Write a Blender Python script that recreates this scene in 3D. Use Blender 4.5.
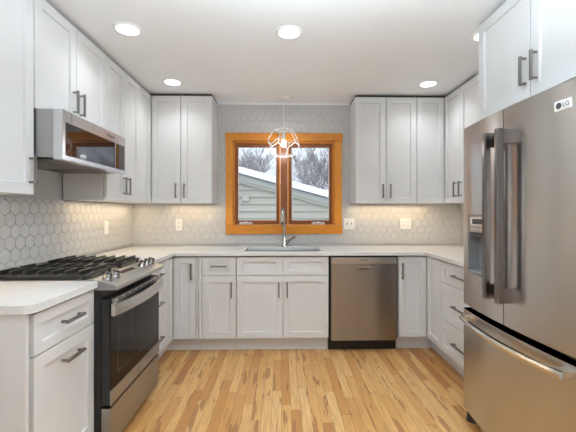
import bpy, math, random
from mathutils import Vector, Matrix
for o in list(bpy.data.objects): bpy.data.objects.remove(o)
random.seed(7)
U = 0.0254                        # the scene is laid out in inches
SC = bpy.context.scene
COL = SC.collection
PI = math.pi

# ------------------------------------------------------------------ camera, world, lights, exposure
YAW = 0.022; EYE = 50.15
cd = bpy.data.cameras.new('camera'); cam = bpy.data.objects.new('camera', cd); COL.objects.link(cam)
cam.location = (0, 0, EYE*U); cam.rotation_euler = (PI/2, 0, -YAW)
cd.sensor_width = 36; cd.lens = 358.2/576*36
cd.shift_x = -1.3/576; cd.shift_y = -3.5/576
cd.clip_start = .05; cd.clip_end = 400
SC.camera = cam

w = bpy.data.worlds.new('overcast_sky'); SC.world = w; w.use_nodes = True
bg = w.node_tree.nodes['Background']
wt = w.node_tree; tc = wt.nodes.new('ShaderNodeTexCoord'); sx = wt.nodes.new('ShaderNodeSeparateXYZ'); cr = wt.nodes.new('ShaderNodeValToRGB')
wt.links.new(tc.outputs['Generated'], sx.inputs[0]); wt.links.new(sx.outputs[2], cr.inputs[0]); wt.links.new(cr.outputs[0], bg.inputs[0])
cr.color_ramp.elements[0].position = .05; cr.color_ramp.elements[0].color = (.26, .29, .345, 1)      # overcast: the zenith is far brighter than the horizon
cr.color_ramp.elements[1].position = 1.0; cr.color_ramp.elements[1].color = (.92, .96, 1.0, 1)
bg.inputs[1].default_value = 2.3

SC.view_settings.view_transform = 'Standard'; SC.view_settings.look = 'None'
SC.view_settings.gamma = 1; SC.view_settings.exposure = 0.45
SC.view_settings.use_curve_mapping = False

def area(name, loc, size, energy, color, rot=(0,0,0), shape='RECTANGLE', spread=PI):
    l = bpy.data.lights.new(name, 'AREA'); l.shape = shape
    l.size = size[0]*U; l.size_y = size[1]*U; l.energy = energy; l.color = color; l.spread = spread
    o = bpy.data.objects.new(name, l); COL.objects.link(o)
    o.location = [c*U for c in loc]; o.rotation_euler = rot
    return o
# daylight lamps added at two unseen side windows, standing in for outdoor light
XL_, XR_ = -63.3, 77.3
DAY = (.88, .95, 1.0)
area('daylight_fill', (XL_+1, -85, 50), (56, 70), 30, DAY, (0, -PI/2, 0))
area('daylight_fill', (XR_-1, -25, 50), (56, 70), 18, DAY, (0, PI/2, 0))
area('bounce_fill', (4, 38, 80), (24, 24), 33, (.72, .885, 1.0), (PI-.09, 0, 0), 'DISK')  # added fill lamp above the view, aimed up at the ceiling
# upward fill lamps added above the view, washing the ceiling as bounced light
area('bounce_fill', (-26, 34, 78), (16, 16), 6, (.79, .92, 1.0), (PI, 0, 0), 'DISK')
area('bounce_fill', (40, 34, 78), (16, 16), 6, (.79, .92, 1.0), (PI, 0, 0), 'DISK')
# recessed ceiling lamps: a grid of cans, the nearer ones out of frame
CANS = [(-39.0, 91.8), (2.0, 92.6), (53.6, 92.8), (-38.8, 128.6), (53.0, 128.2),
        (-39.5, 40), (2.0, 40), (50.8, 40), (-36, -30), (40, -30), (-36, -100), (40, -100)]
CAN_W = [1.4, 3.6, 1.4, 1.4, 1.4] + [.25]*3 + [.6]*4
for (x, y), cw in zip(CANS, CAN_W):
    area('can_lamp', (x, y, 96.2), (5.0, 5.0), cw, (.90, .96, 1.0), (0,0,0), 'DISK', PI*.72)
# warm LED strips under the wall cabinets
LED = (1.0, .77, .49)
area('led', (-37, 148.5, 53.4), (20, .8), .78, LED)
area('led', (46, 148.5, 53.4), (32, .8), 1.45, LED)
area('led', (-58.5, 128, 53.4), (.8, 42), 1.8, LED)
area('led', (-58.5, 66, 53.4), (.8, 15), 1.5, LED)
area('led', (72.5, 126, 53.4), (.8, 26), 1.3, LED)

# ------------------------------------------------------------------ materials
def mat(name, col=(.8,.8,.8), rough=.5, metal=0, **kw):
    m = bpy.data.materials.new(name); m.use_nodes = True
    b = m.node_tree.nodes['Principled BSDF']
    b.inputs['Base Color'].default_value = (*col, 1); b.inputs['Roughness'].default_value = rough
    b.inputs['Metallic'].default_value = metal
    for k, v in kw.items():
        b.inputs[k.replace('_', ' ')].default_value = v
    return m
class NT:
    def __init__(s, m): s.t = m.node_tree; s.b = s.t.nodes['Principled BSDF']
    def n(s, typ, **props):
        nd = s.t.nodes.new(typ)
        for k, v in props.items(): setattr(nd, k, v)
        return nd
    def l(s, a, b): s.t.links.new(a, b)
    def math(s, op, a, b=None, c=None):
        nd = s.t.nodes.new('ShaderNodeMath'); nd.operation = op
        for i, v in enumerate((a, b, c)):
            if v is None: continue
            if isinstance(v, (int, float)): nd.inputs[i].default_value = v
            else: s.l(v, nd.inputs[i])
        return nd.outputs[0]
    def coord(s): return s.n('ShaderNodeTexCoord').outputs['Object']
    def mapping(s, vec, scale, rot=(0,0,0)):
        nd = s.n('ShaderNodeMapping'); s.l(vec, nd.inputs[0])
        nd.inputs['Scale'].default_value = scale; nd.inputs['Rotation'].default_value = rot
        return nd.outputs[0]
    def noise(s, vec, scale, detail=3, rough=.5):
        nd = s.n('ShaderNodeTexNoise'); s.l(vec, nd.inputs['Vector'])
        nd.inputs['Scale'].default_value = scale; nd.inputs['Detail'].default_value = detail
        nd.inputs['Roughness'].default_value = rough
        return nd.outputs[0]
    def ramp(s, fac, stops):
        nd = s.n('ShaderNodeValToRGB'); s.l(fac, nd.inputs[0]); e = nd.color_ramp.elements
        while len(e) < len(stops): e.new(.5)
        for k, (p, c) in zip(e, stops): k.position = p; k.color = (*c, 1)
        return nd.outputs[0]
    def mix(s, fac, a, b, blend='MIX'):
        nd = s.n('ShaderNodeMix', data_type='RGBA', blend_type=blend)
        for sock, v in ((nd.inputs[0], fac), (nd.inputs[6], a), (nd.inputs[7], b)):
            if isinstance(v, (int, float)): sock.default_value = v
            elif isinstance(v, tuple): sock.default_value = (*v, 1)
            else: s.l(v, sock)
        return nd.outputs[2]
    def bump(s, h, strength, dist=.001):
        nd = s.n('ShaderNodeBump'); s.l(h, nd.inputs['Height'])
        nd.inputs['Strength'].default_value = strength; nd.inputs['Distance'].default_value = dist
        s.l(nd.outputs[0], s.b.inputs['Normal'])

def varied(name, c1, c2, scale, rough, metal=0, stretch=(1,1,1), detail=4, bump=0, **kw):
    m = mat(name, c1, rough, metal, **kw); n = NT(m)
    v = n.mapping(n.coord(), stretch); f = n.noise(v, scale, detail)
    n.l(n.ramp(f, [(.3, c1), (.7, c2)]), n.b.inputs['Base Color'])
    if bump: n.bump(f, bump)
    return m
M = {}
M['paint'] = varied('white_lacquer', (.695,.69,.685), (.71,.705,.70), 3, .33)
M['gap_shade'] = mat('painted_gap_shade', (.06,.052,.045), .8)  # shade of the gap under the ceiling, painted as a dark strip
M['ceiling'] = varied('ceiling_paint', (.865,.885,.905), (.88,.90,.92), 2, .85)
M['wall'] = varied('grey_wall_paint', (.52,.52,.51), (.55,.55,.54), 4, .8)
M['rear_wall'] = varied('warm_wall_paint', (.62,.59,.55), (.64,.61,.57), 2, .85)
M['tile'] = varied('hex_tile_glaze', (.535,.53,.52), (.595,.59,.58), 26, .35, detail=5, bump=.06)
M['handle_steel'] = mat('dark_handle_steel', (.22,.20,.19), .22, 1)
M['knob'] = mat('dark_steel_knob', (.27,.25,.24), .18, 1)
M['faucet'] = mat('grey_polished_steel', (.50,.49,.47), .16, 1)
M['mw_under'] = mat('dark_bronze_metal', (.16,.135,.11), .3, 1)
M['mw_frame'] = mat('cool_satin_steel', (.66,.67,.68), .25, 1)
M['grout'] = varied('grout', (.20,.195,.19), (.26,.255,.245), 60, .9)
M['quartz'] = varied('white_quartz', (.74,.735,.725), (.69,.685,.675), 40, .16, detail=6)
M['quartz_edge'] = M['quartz']
M['pull'] = mat('brushed_nickel_pull', (.27,.255,.24), .35, 1)
M['white_plastic'] = mat('white_plastic', (.85,.84,.82), .4)
M['slot'] = mat('dark_slot', (.06,.06,.06), .6)
M['black'] = mat('black_enamel', (.012,.012,.013), .35)
M['iron'] = varied('cast_iron', (.014,.014,.014), (.028,.028,.027), 60, .32)
M['glass_black'] = mat('black_oven_glass', (.014,.011,.010), .04, 0, Specular_IOR_Level=.12)
M['mw_glass'] = mat('black_microwave_glass', (.018,.014,.012), .03, 0, Specular_IOR_Level=.9)
M['chrome'] = mat('polished_steel', (.74,.73,.71), .14, 1)
M['grey_plastic'] = mat('grey_plastic', (.22,.22,.225), .35)
M['dark_plastic'] = mat('dark_plastic', (.05,.05,.052), .3)
M['lcd'] = mat('pale_display', (.45,.49,.5), .2)
M['snow'] = varied('snow', (.88,.9,.94), (.94,.95,.97), 1.5, .9)
M['bark'] = varied('frosted_bark', (.13,.115,.115), (.42,.40,.41), 3, .9)
M['shingle'] = varied('roof_shingle', (.12,.13,.14), (.2,.21,.22), 20, .9)
M['siding'] = varied('grey_siding', (.385,.38,.33), (.405,.40,.35), .3, .8)
M['fascia'] = varied('grey_fascia', (.31,.325,.30), (.34,.355,.33), 2, .7)
M['white_metal'] = mat('white_enamel', (.86,.86,.85), .3)

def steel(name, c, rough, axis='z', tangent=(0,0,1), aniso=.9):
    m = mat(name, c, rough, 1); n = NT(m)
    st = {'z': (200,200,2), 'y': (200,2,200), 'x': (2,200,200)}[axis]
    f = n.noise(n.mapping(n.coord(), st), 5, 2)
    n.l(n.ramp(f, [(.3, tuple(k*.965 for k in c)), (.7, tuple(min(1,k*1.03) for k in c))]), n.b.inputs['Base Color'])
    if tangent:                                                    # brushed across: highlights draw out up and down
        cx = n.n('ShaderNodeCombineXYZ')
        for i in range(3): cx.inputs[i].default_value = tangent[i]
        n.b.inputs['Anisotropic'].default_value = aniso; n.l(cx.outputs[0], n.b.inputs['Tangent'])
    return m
M['steel'] = steel('brushed_steel', (.60,.585,.565), .25, 'z')
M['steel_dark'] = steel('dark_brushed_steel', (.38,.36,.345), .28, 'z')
M['basin'] = steel('basin_steel', (.30,.295,.285), .35, 'x', None)
M['steel_top'] = steel('cooktop_steel', (.50,.49,.475), .3, 'y', None)
M['steel_h'] = steel('brushed_steel_across', (.42,.41,.40), .34, 'z')
M['steel_light'] = steel('satin_steel', (.60,.59,.575), .28, 'y', None)

def emit(name, col, s):
    m = bpy.data.materials.new(name); m.use_nodes = True; t = m.node_tree
    t.nodes.remove(t.nodes['Principled BSDF'])
    e = t.nodes.new('ShaderNodeEmission'); e.inputs[0].default_value = (*col, 1); e.inputs[1].default_value = s
    t.links.new(e.outputs[0], t.nodes['Material Output'].inputs[0]); return m
M['lens'] = emit('lit_lens', (1, .98, .94), 6)
M['bulb'] = emit('lit_bulb', (1, .96, .9), 5)
def glass():
    m = bpy.data.materials.new('window_glass'); m.use_nodes = True; t = m.node_tree
    t.nodes.remove(t.nodes['Principled BSDF'])
    tr = t.nodes.new('ShaderNodeBsdfTransparent'); tr.inputs[0].default_value = (.97,.98,.98,1)
    gl = t.nodes.new('ShaderNodeBsdfGlossy'); gl.inputs['Roughness'].default_value = .02
    fr = t.nodes.new('ShaderNodeFresnel'); fr.inputs[0].default_value = 1.45
    mx = t.nodes.new('ShaderNodeMixShader')
    t.links.new(fr.outputs[0], mx.inputs[0]); t.links.new(tr.outputs[0], mx.inputs[1]); t.links.new(gl.outputs[0], mx.inputs[2])
    t.links.new(mx.outputs[0], t.nodes['Material Output'].inputs[0]); return m
M['glass'] = glass()

def wood(name, c1, c2, c3, stretch, rough=.35):
    m = mat(name, c1, rough, 0, Specular_IOR_Level=.3); n = NT(m)
    v = n.mapping(n.coord(), stretch)
    a = n.noise(v, 9, 5, .6); b = n.noise(v, 40, 3)
    c = n.ramp(a, [(.28, c3), (.5, c1), (.75, c2)])
    c = n.mix(.25, c, n.ramp(b, [(.3, c3), (.6, c2)]))
    n.l(c, n.b.inputs['Base Color']); n.bump(b, .05)
    return m
CZ = (.76,.305,.042), (.85,.38,.065), (.60,.215,.026)
M['cherry_v'] = wood('honey_wood_upright', *CZ, (9,9,1.1))
M['cherry_h'] = wood('honey_wood_level', (.68,.25,.03), (.76,.305,.045), (.54,.17,.019), (1.1,9,9))
M['sash_v'] = wood('red_brown_wood_upright', (.26,.085,.024), (.34,.12,.035), (.17,.05,.014), (9,9,1.1))
M['sash_h'] = wood('red_brown_wood_level', (.26,.085,.024), (.34,.12,.035), (.17,.05,.014), (1.1,9,9))

def floor_mat():
    m = mat('maple_strip_floor', (.6,.4,.22), .28, 0, Specular_IOR_Level=.36); n = NT(m)
    co = n.coord()
    sep = n.n('ShaderNodeSeparateXYZ'); n.l(co, sep.inputs[0])
    W = 2.45*U; L = 27*U
    xs = n.math('DIVIDE', sep.outputs[0], W); row = n.math('FLOOR', xs); fx = n.math('FRACT', xs)
    wn = n.n('ShaderNodeTexWhiteNoise', noise_dimensions='1D'); n.l(row, wn.inputs['W'])
    wsep = n.n('ShaderNodeSeparateColor'); n.l(wn.outputs['Color'], wsep.inputs[0])
    ll = n.math('MULTIPLY_ADD', wsep.outputs[0], .7, .65)          # each row has its own board length
    ys = n.math('DIVIDE', n.math('DIVIDE', sep.outputs[1], L), ll)
    ys = n.math('ADD', ys, n.math('MULTIPLY', wn.outputs[0], 37.3))
    seg = n.math('FLOOR', ys); fy = n.math('FRACT', ys)
    cmb = n.n('ShaderNodeCombineXYZ'); n.l(row, cmb.inputs[0]); n.l(seg, cmb.inputs[1])
    w2 = n.n('ShaderNodeTexWhiteNoise', noise_dimensions='2D'); n.l(cmb.outputs[0], w2.inputs['Vector'])
    base = n.ramp(w2.outputs[0], [(0, (.39,.152,.038)), (.10, (.51,.228,.060)), (.35, (.62,.325,.105)), (.70, (.67,.385,.142)), (1, (.71,.445,.19))])
    # grain: shifted per board, drawn out along it
    off = n.n('ShaderNodeVectorMath', operation='MULTIPLY_ADD'); n.l(w2.outputs['Color'], off.inputs[0])
    off.inputs[1].default_value = (3, 9, 5); n.l(co, off.inputs[2])
    g = n.noise(n.mapping(off.outputs[0], (34, 2.2, 1)), 2.2, 6, .62)
    base = n.mix(n.ramp(g, [(.35, (.55,.55,.55)), (.62, (0,0,0))]), base, (.40,.20,.075))
    # heartwood patches with their own edge
    h = n.noise(n.mapping(off.outputs[0], (17, 1.9, 1)), 1.35, 2.5, .5)
    hm = n.ramp(h, [(.60, (0,0,0)), (.62, (.75,.75,.75))])
    base = n.mix(hm, base, (.29,.125,.038))
    ex = n.math('MINIMUM', fx, n.math('SUBTRACT', 1, fx)); ey = n.math('MINIMUM', fy, n.math('SUBTRACT', 1, fy))
    gap = n.math('MAXIMUM', n.math('LESS_THAN', ex, .018), n.math('LESS_THAN', ey, .0022))
    base = n.mix(n.math('MULTIPLY', gap, .75), base, (.14,.07,.03))
    n.l(base, n.b.inputs['Base Color'])
    n.l(n.math('MULTIPLY_ADD', g, .12, .24), n.b.inputs['Roughness'])
    n.bump(n.math('SUBTRACT', 1, gap), .25, .0006)
    return m
M['floor'] = floor_mat()

# ------------------------------------------------------------------ mesh helpers (inches in, metres out)
class MB:
    def __init__(s): s.v = []; s.f = []; s.sm = []; s.mi = []
    def add(s, vs, fs, smooth=False, mi=0):
        o = len(s.v); s.v += [tuple(v) for v in vs]
        for f in fs: s.f.append([i+o for i in f]); s.sm.append(smooth); s.mi.append(mi)
        return s
    def box(s, x0, x1, y0, y1, z0, z1, mi=0):
        x0, x1 = sorted((x0, x1)); y0, y1 = sorted((y0, y1)); z0, z1 = sorted((z0, z1))
        v = [(x,y,z) for z in (z0,z1) for y in (y0,y1) for x in (x0,x1)]
        return s.add(v, [(0,2,3,1),(4,5,7,6),(0,1,5,4),(2,6,7,3),(0,4,6,2),(1,3,7,5)], False, mi)
    def prism(s, poly, axis, a, b, smooth=False, mi=0):
        """poly: 2-D outline; axis 'z' -> (x,y), 'y' -> (x,z), 'x' -> (y,z)"""
        def p(q, t): return {'z': (q[0],q[1],t), 'y': (q[0],t,q[1]), 'x': (t,q[0],q[1])}[axis]
        n = len(poly)
        s.add([p(q,a) for q in poly]+[p(q,b) for q in poly], [(i,(i+1)%n,(i+1)%n+n,i+n) for i in range(n)], smooth, mi)
        s.add([p(q,a) for q in poly], [tuple(range(n))[::-1]], False, mi)
        return s.add([p(q,b) for q in poly], [tuple(range(n))], False, mi)
    def tube(s, pts, r, n=8, closed=False, caps=True, mi=0, smooth=True):
        pts = [Vector(p) for p in pts]; N = len(pts)
        rs = r if isinstance(r, (list, tuple)) else [r]*N
        vs = []; up = None
        for i, p in enumerate(pts):
            a = pts[(i-1) % N] if (closed or i) else p
            b = pts[(i+1) % N] if (closed or i < N-1) else p
            t = (b-a).normalized()
            if up is None:
                up = Vector((0,0,1)) if abs(t.z) < .9 else Vector((1,0,0))
            u = (up - t*up.dot(t)).normalized(); q = t.cross(u); up = u
            for k in range(n):
                an = 2*PI*(k+.5)/n; vs.append(p + (u*math.cos(an)+q*math.sin(an))*rs[i])
        fs = []
        for i in range(N if closed else N-1):
            j = (i+1) % N
            for k in range(n): fs.append((i*n+k, i*n+(k+1)%n, j*n+(k+1)%n, j*n+k))
        s.add(vs, fs, smooth, mi)
        if caps and not closed:
            s.add(vs[:n], [tuple(range(n))[::-1]], False, mi); s.add(vs[-n:], [tuple(range(n))], False, mi)
        return s
    def lathe(s, c, prof, axis='z', n=28, mi=0):
        """prof: (radius, height) from one end to the other; caps where radius ends > 0"""
        c = Vector(c); vs = []
        def p(r, h, a):
            u, v = r*math.cos(a), r*math.sin(a)
            return c + Vector({'z': (u,v,h), 'y': (v,h,u), 'x': (h,u,v)}[axis])
        for r, h in prof:
            vs += [p(r, h, 2*PI*k/n) for k in range(n)]
        fs = [(i*n+k, i*n+(k+1)%n, (i+1)*n+(k+1)%n, (i+1)*n+k) for i in range(len(prof)-1) for k in range(n)]
        s.add(vs, fs, True, mi)
        s.add(vs[:n], [tuple(range(n))[::-1]], False, mi); s.add(vs[-n:], [tuple(range(n))], False, mi)
        return s
    def build(s, name, m, parent=None, bevel=0, seg=2, loc=None):
        org = Vector(loc) if loc is not None else (Vector(parent['org']) if parent is not None else Vector((0,0,0)))
        me = bpy.data.meshes.new(name)
        me.from_pydata([((v[0]-org[0])*U, (v[1]-org[1])*U, (v[2]-org[2])*U) for v in s.v], [], s.f)
        me.polygons.foreach_set('use_smooth', s.sm); me.polygons.foreach_set('material_index', s.mi)
        for k in (m if isinstance(m, (list, tuple)) else [m]): me.materials.append(k)
        import bmesh
        bm = bmesh.new(); bm.from_mesh(me); bmesh.ops.recalc_face_normals(bm, faces=bm.faces); bm.to_mesh(me); bm.free()
        me.update()
        o = bpy.data.objects.new(name, me); COL.objects.link(o)
        if parent is not None:
            o.parent = parent
        else: o.location = org*U
        o['org'] = tuple(org)
        if bevel:
            b = o.modifiers.new('bevel', 'BEVEL'); b.width = bevel*U; b.segments = seg; b.limit_method = 'ANGLE'; b.angle_limit = math.radians(40)
            b.harden_normals = False
        return o
def tag(o, label=None, cat=None, group=None, kind=None):
    if label: o['label'] = label
    if cat: o['category'] = cat
    if group: o['group'] = group
    if kind: o['kind'] = kind
    return o
def thing(name, loc, label=None, cat=None, group=None, kind=None):
    o = bpy.data.objects.new(name, None); COL.objects.link(o); o.location = Vector(loc)*U; o.empty_display_size = .05
    o['org'] = tuple(loc); return tag(o, label, cat, group, kind)
def text(body, size, origin, rot, m, name, parent, depth=.02):
    """lettering as mesh: origin in inches, centred"""
    cu = bpy.data.curves.new(name, 'FONT'); cu.body = body; cu.size = size*U; cu.extrude = depth*U
    cu.align_x = 'CENTER'; cu.align_y = 'CENTER'
    t = bpy.data.objects.new(name, cu); COL.objects.link(t)
    dg = bpy.context.evaluated_depsgraph_get(); me = bpy.data.meshes.new_from_object(t.evaluated_get(dg))
    COL.objects.unlink(t); bpy.data.objects.remove(t)
    o = bpy.data.objects.new(name, me); COL.objects.link(o); me.materials.append(m)
    o.parent = parent; org = parent['org']
    o.location = [(origin[i]-org[i])*U for i in range(3)]; o.rotation_euler = rot
    return o

# ------------------------------------------------------------------ room shell
XL, XR, D, H, YR = -63.3, 77.3, 153.15, 96.75, -170.0
def struct(o, name=None): o['kind'] = 'structure'; return o
struct(MB().box(XL-6, XR+6, YR-6, D+6, -4, 0).build('floor', M['floor']))
struct(MB().box(XL-6, XR+6, YR-6, D+6, H, H+6).build('ceiling', M['ceiling']))
def holed(x0, x1, ya, yb):
    return MB().box(x0, x1, YR-6, ya, 0, H).box(x0, x1, yb, D+6, 0, H).box(x0, x1, ya, yb, 0, 22).box(x0, x1, ya, yb, 78, H)
wl = struct(holed(XL-6, XL, -120, -50).build('wall_left', M['wall']))
wr = struct(holed(XR, XR+6, -60, 10).build('wall_right', M['wall']))
HX0, HX1, HZ0, HZ1 = -21.3, 23.3, 44.2, 81.4                      # window hole
wb = MB()
wb.box(XL, HX0, D, D+6, 0, H); wb.box(HX1, XR, D, D+6, 0, H); wb.box(HX0, HX1, D, D+6, 0, HZ0); wb.box(HX0, HX1, D, D+6, HZ1, H)
wb = struct(wb.build('wall_back', M['wall']))
struct(MB().box(XL, XR, YR-6, YR, 0, H).build('wall_rear', M['rear_wall']))
for i, (xi, sg, ya, yb) in enumerate(((XL, 1, -120, -50), (XR, -1, -60, 10))):  # unseen side windows, added as openings for the day fill lamps
    wf = thing('window_%d' % (i+2), (xi, (ya+yb)/2, 22)); struct(wf)
    f = MB()
    for q in ((ya-3,ya,19,81),(yb,yb+3,19,81),(ya,yb,78,81),(ya,yb,19,22)): f.box(xi, xi+sg*.8, *q)
    f.box(xi-sg*4, xi-sg*1.5, (ya+yb)/2-.8, (ya+yb)/2+.8, 22, 78)
    f.build('casing', M['cherry_v'], wf, .06)
    MB().box(xi-sg*3, xi-sg*3.2, ya, yb, 22, 78).build('pane', M['glass'], wf)
struct(MB().box(-27.2, 29.0, D-.7, D-.35, H-.75, H).build('trim_1', M['ceiling'], None, .08))

def hexes(axis, base, rect, mb, off=(0,0), w=3.23, grout=.13, out=.22):
    """hexagonal tiles on a wall; clipped to rect (a0,a1,z0,z1)"""
    a0, a1, z0, z1 = rect; R = w/math.sqrt(3); dz = 1.5*R; rr = (w-grout)/math.sqrt(3)
    def clip(poly, k, lim, keep_less):
        res = []
        for i in range(len(poly)):
            p, q = poly[i], poly[(i+1) % len(poly)]
            ip = (p[k] <= lim) if keep_less else (p[k] >= lim); iq = (q[k] <= lim) if keep_less else (q[k] >= lim)
            if ip: res.append(p)
            if ip != iq:
                t = (lim-p[k])/(q[k]-p[k]); res.append(tuple(p[j]+t*(q[j]-p[j]) for j in (0,1)))
        return res
    for j in range(int(math.floor((z0-off[1])/dz))-1, int((z1-off[1])/dz)+2):
        for i in range(int(math.floor((a0-off[0])/w))-1, int((a1-off[0])/w)+2):
            ca, cz = off[0]+(i+.5*(j % 2))*w, off[1]+j*dz
            poly = [(ca+rr*math.sin(PI/3*k), cz+rr*math.cos(PI/3*k)) for k in range(6)]
            for k, lim, less in ((0,a0,False),(0,a1,True),(1,z0,False),(1,z1,True)):
                if len(poly) > 2: poly = clip(poly, k, lim, less)
            if len(poly) > 2:
                mb.prism(poly, axis, base, base+out, False, 0)
tb = MB()
bb = D-.12
for r in ((XL, HX0, 37.0, 53.6), (HX0, HX1, 37.0, HZ0), (HX1, XR, 37.0, 53.6), (-27.3, HX0, 53.6, H-.8), (HX1, 29.2, 53.6, H-.8), (HX0, HX1, HZ1, H-.8)):
    hexes('y', bb, r, tb, (.3, 40), grout=.06, out=-.20)
    tb.box(r[0], r[1], D-.13, D-.001, r[2], r[3], 1)
tb.build('hexagon_tile', [M['tile'], M['grout']], wb)
tl = MB(); r = (52, D-.4, 37.0, 53.6); hexes('x', XL+.12, r, tl, (66.9, 51.3), grout=.15, out=.2); tl.box(XL+.001, XL+.13, r[0], r[1], r[2], r[3], 1)
tl.build('hexagon_tile', [M['tile'], M['grout']], wl)

# ------------------------------------------------------------------ window over the sink
win = struct(thing('window_1', (1.0, D, 41)))
def cas(n, *b, m='cherry_v', bev=.08): return MB().box(*b).build(n, M[m], win, bev)
cas('casing', -23.6, -20.6, D-1.05, D-.36, 45.0, 80.6)
cas('casing', 22.6, 25.8, D-1.05, D-.36, 45.0, 80.6)
cas('head_casing', -23.8, 26.1, D-1.2, D-.36, 80.6, 83.9, m='cherry_h')
cas('apron', -23.6, 26.0, D-1.1, D-.36, 41.0, 44.9, m='cherry_h')
jm = MB().box(HX0+.02, HX0+.7, D-.3, D+5.9, HZ0+.02, HZ1-.02).box(HX1-.7, HX1-.02, D-.3, D+5.9, HZ0+.02, HZ1-.02)
jm.box(HX0+.72, HX1-.72, D-.3, D+5.9, HZ0+.02, HZ0+.7).box(HX0+.72, HX1-.72, D-.3, D+5.9, HZ1-.7, HZ1-.02)
jm.build('jamb', M['cherry_v'], win, .05)
cas('mullion', -.35, 2.55, D+.9, D+5.5, 44.95, 80.65, m='sash_v', bev=.15)
for (a, b) in ((-20.5, -.45), (2.65, 22.5)):
    s = MB(); y0, y1 = D+2.0, D+3.7; sw = 1.75; zt = 78.4; zb = 46.7
    s.box(a, a+sw, y0, y1, 45, 80.6).box(b-sw, b, y0, y1, 45, 80.6).box(a+sw, b-sw, y0, y1, 45, zb, 1).box(a+sw, b-sw, y0, y1, zt, 80.6, 1)
    sash = s.build('sash', [M['sash_v'], M['sash_h']], win, .12)
    MB().box(a+sw, b-sw, y0+.8, y0+1.0, zb, zt).build('pane', M['glass'], sash)
    g = MB(); t = .28
    g.box(a+sw, a+sw+t, y0+.45, y0+.79, zb, zt).box(b-sw-t, b-sw, y0+.45, y0+.79, zb, zt).box(a+sw+t, b-sw-t, y0+.45, y0+.79, zb, zb+t)
    g.build('glazing_bead', M['white_plastic'], sash)
    st = MB().box(a, a+.5, D+.9, D+1.9, 45, 80.6).box(b-.5, b, D+.9, D+1.9, 45, 80.6).box(a+.5, b-.5, D+.9, D+1.9, 80, 80.6)
    st.build('window_stop', M['cherry_v'], win, .06)
for cx in (-15.2, 15.9):
    k = MB().box(cx-2.9, cx+2.9, D+.5, D+1.7, 44.93, 45.5)
    cr = k.build('crank', M['white_metal'], win, .12)
    MB().tube([(cx-2.6,D+.2,45.85),(cx-1,D-.1,45.75),(cx+2.6,D+.1,45.7)], [.28,.33,.3], 8).lathe((cx, D+.9, 45.5), [(.62,0),(.55,.55),(.3,.8)], n=16).build('crank_handle', M['white_metal'], cr)

# ------------------------------------------------------------------ outdoors: neighbouring gable, snow, trees
GY = D+180
struct(MB().box(-900, 900, D+40, 1500, -14, -8).build('ground', M['snow']))
nb = thing('garage', (0, GY, -8), 'grey lap-sided garage with a snowy sloping roof outside the window', 'building')
def roofz(x): return 74.4-.272*x
sid = MB(); zz = -8.0
while zz < 120:                                                    # lap boards, each leaning out at its lower edge
    x1 = min(125, (74.4-4-zz)/.272)
    if x1 < -150: break
    sid.prism([(GY-1.7, zz), (GY, zz+7.0), (GY+1, zz+5.9), (GY+1, zz)], 'x', -160, x1); zz += 6.6
sid.build('siding_wall', M['siding'], nb)
MB().prism([(-170, roofz(-170)-5), (140, roofz(140)-5), (140, roofz(140)), (-170, roofz(-170))], 'y', GY-5, GY-1.4).build('rake_board', M['fascia'], nb, .2)
MB().prism([(-170, roofz(-170)-7.5), (132, roofz(132)-7.5), (132, roofz(132)-4.9), (-170, roofz(-170)-4.9)], 'y', GY-3.4, GY-1.35).build('frieze_board', M['siding'], nb, .2)
MB().prism([(-170, roofz(-170)), (142, roofz(142)), (142, roofz(142)+1.4), (-170, roofz(-170)+1.4)], 'y', GY-6, GY+190).build('roof', M['shingle'], nb)
MB().prism([(-170, roofz(-170)+1.4), (141, roofz(141)+1.4), (139, roofz(139)+7.2), (-170, roofz(-170)+7.4)], 'y', GY-6.5, GY+190).build('roof_snow', M['snow'], nb, 1.2, 3)
MB().box(-36, -29.5, GY-3.4, GY-.3, 60.5, 66).build('outlet_cover', M['siding'], nb, .5)
MB().box(9.5, 22, GY-2.6, GY-.3, 42.2, 44.6).build('wall_vent', M['fascia'], nb, .2)

def tree(x, y, h, r0, seed, label):
    rnd = random.Random(seed); mb = MB()
    def branch(p, d, ln, r, lev):
        n = 3 if lev < 2 else 2; pts = [p]; rs = [r]; q = p; dd = d
        for i in range(n):
            dd = (dd + Vector((rnd.uniform(-.16,.16), rnd.uniform(-.16,.16), .05+rnd.uniform(-.05,.1)))).normalized()
            q = q + dd*(ln/n); pts.append(q); rs.append(r*(1-.55*(i+1)/n))
            if lev < 6:
                for c in range(2 if lev > 0 or i == n-1 else 1):
                    if lev >= 3 and rnd.random() < .28: continue
                    a = rnd.uniform(0, 2*PI); sp = rnd.uniform(.35,.75)
                    nd = (dd + Vector((math.cos(a), math.sin(a), .1))*sp).normalized()
                    branch(q, nd, ln*rnd.uniform(.52,.72), max(.42, rs[-1]*.68), lev+1)
        mb.tube(pts, rs, 3 if lev > 2 else 5, caps=False)
    branch(Vector((x, y, -8)), Vector((rnd.uniform(-.06,.06), 0, 1)), h*.34, r0, 0)
    return tag(mb.build('bare_tree', M['bark'], None, loc=(x, y, -8)), label, 'tree', 'bare trees behind the garage')
TR = [(-165,560,205,'bare frosted tree behind the garage roof, farthest left through the window'),
      (-95,800,265,'bare twiggy tree behind the garage roof in the middle of the left pane'),
      (-32,560,190,'bare tree behind the garage roof just left of the window mullion'),
      (34,800,280,'bare tall tree behind the garage roof just right of the window mullion'),
      (72,560,215,'bare dense tree behind the low roof end in the right pane'),
      (190,720,265,'bare spreading tree behind the low end of the roof, farthest right through the window')]
for i, (x, y, h, lb) in enumerate(TR): tree(x, y, h, 3.4, 20+i, lb)

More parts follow.
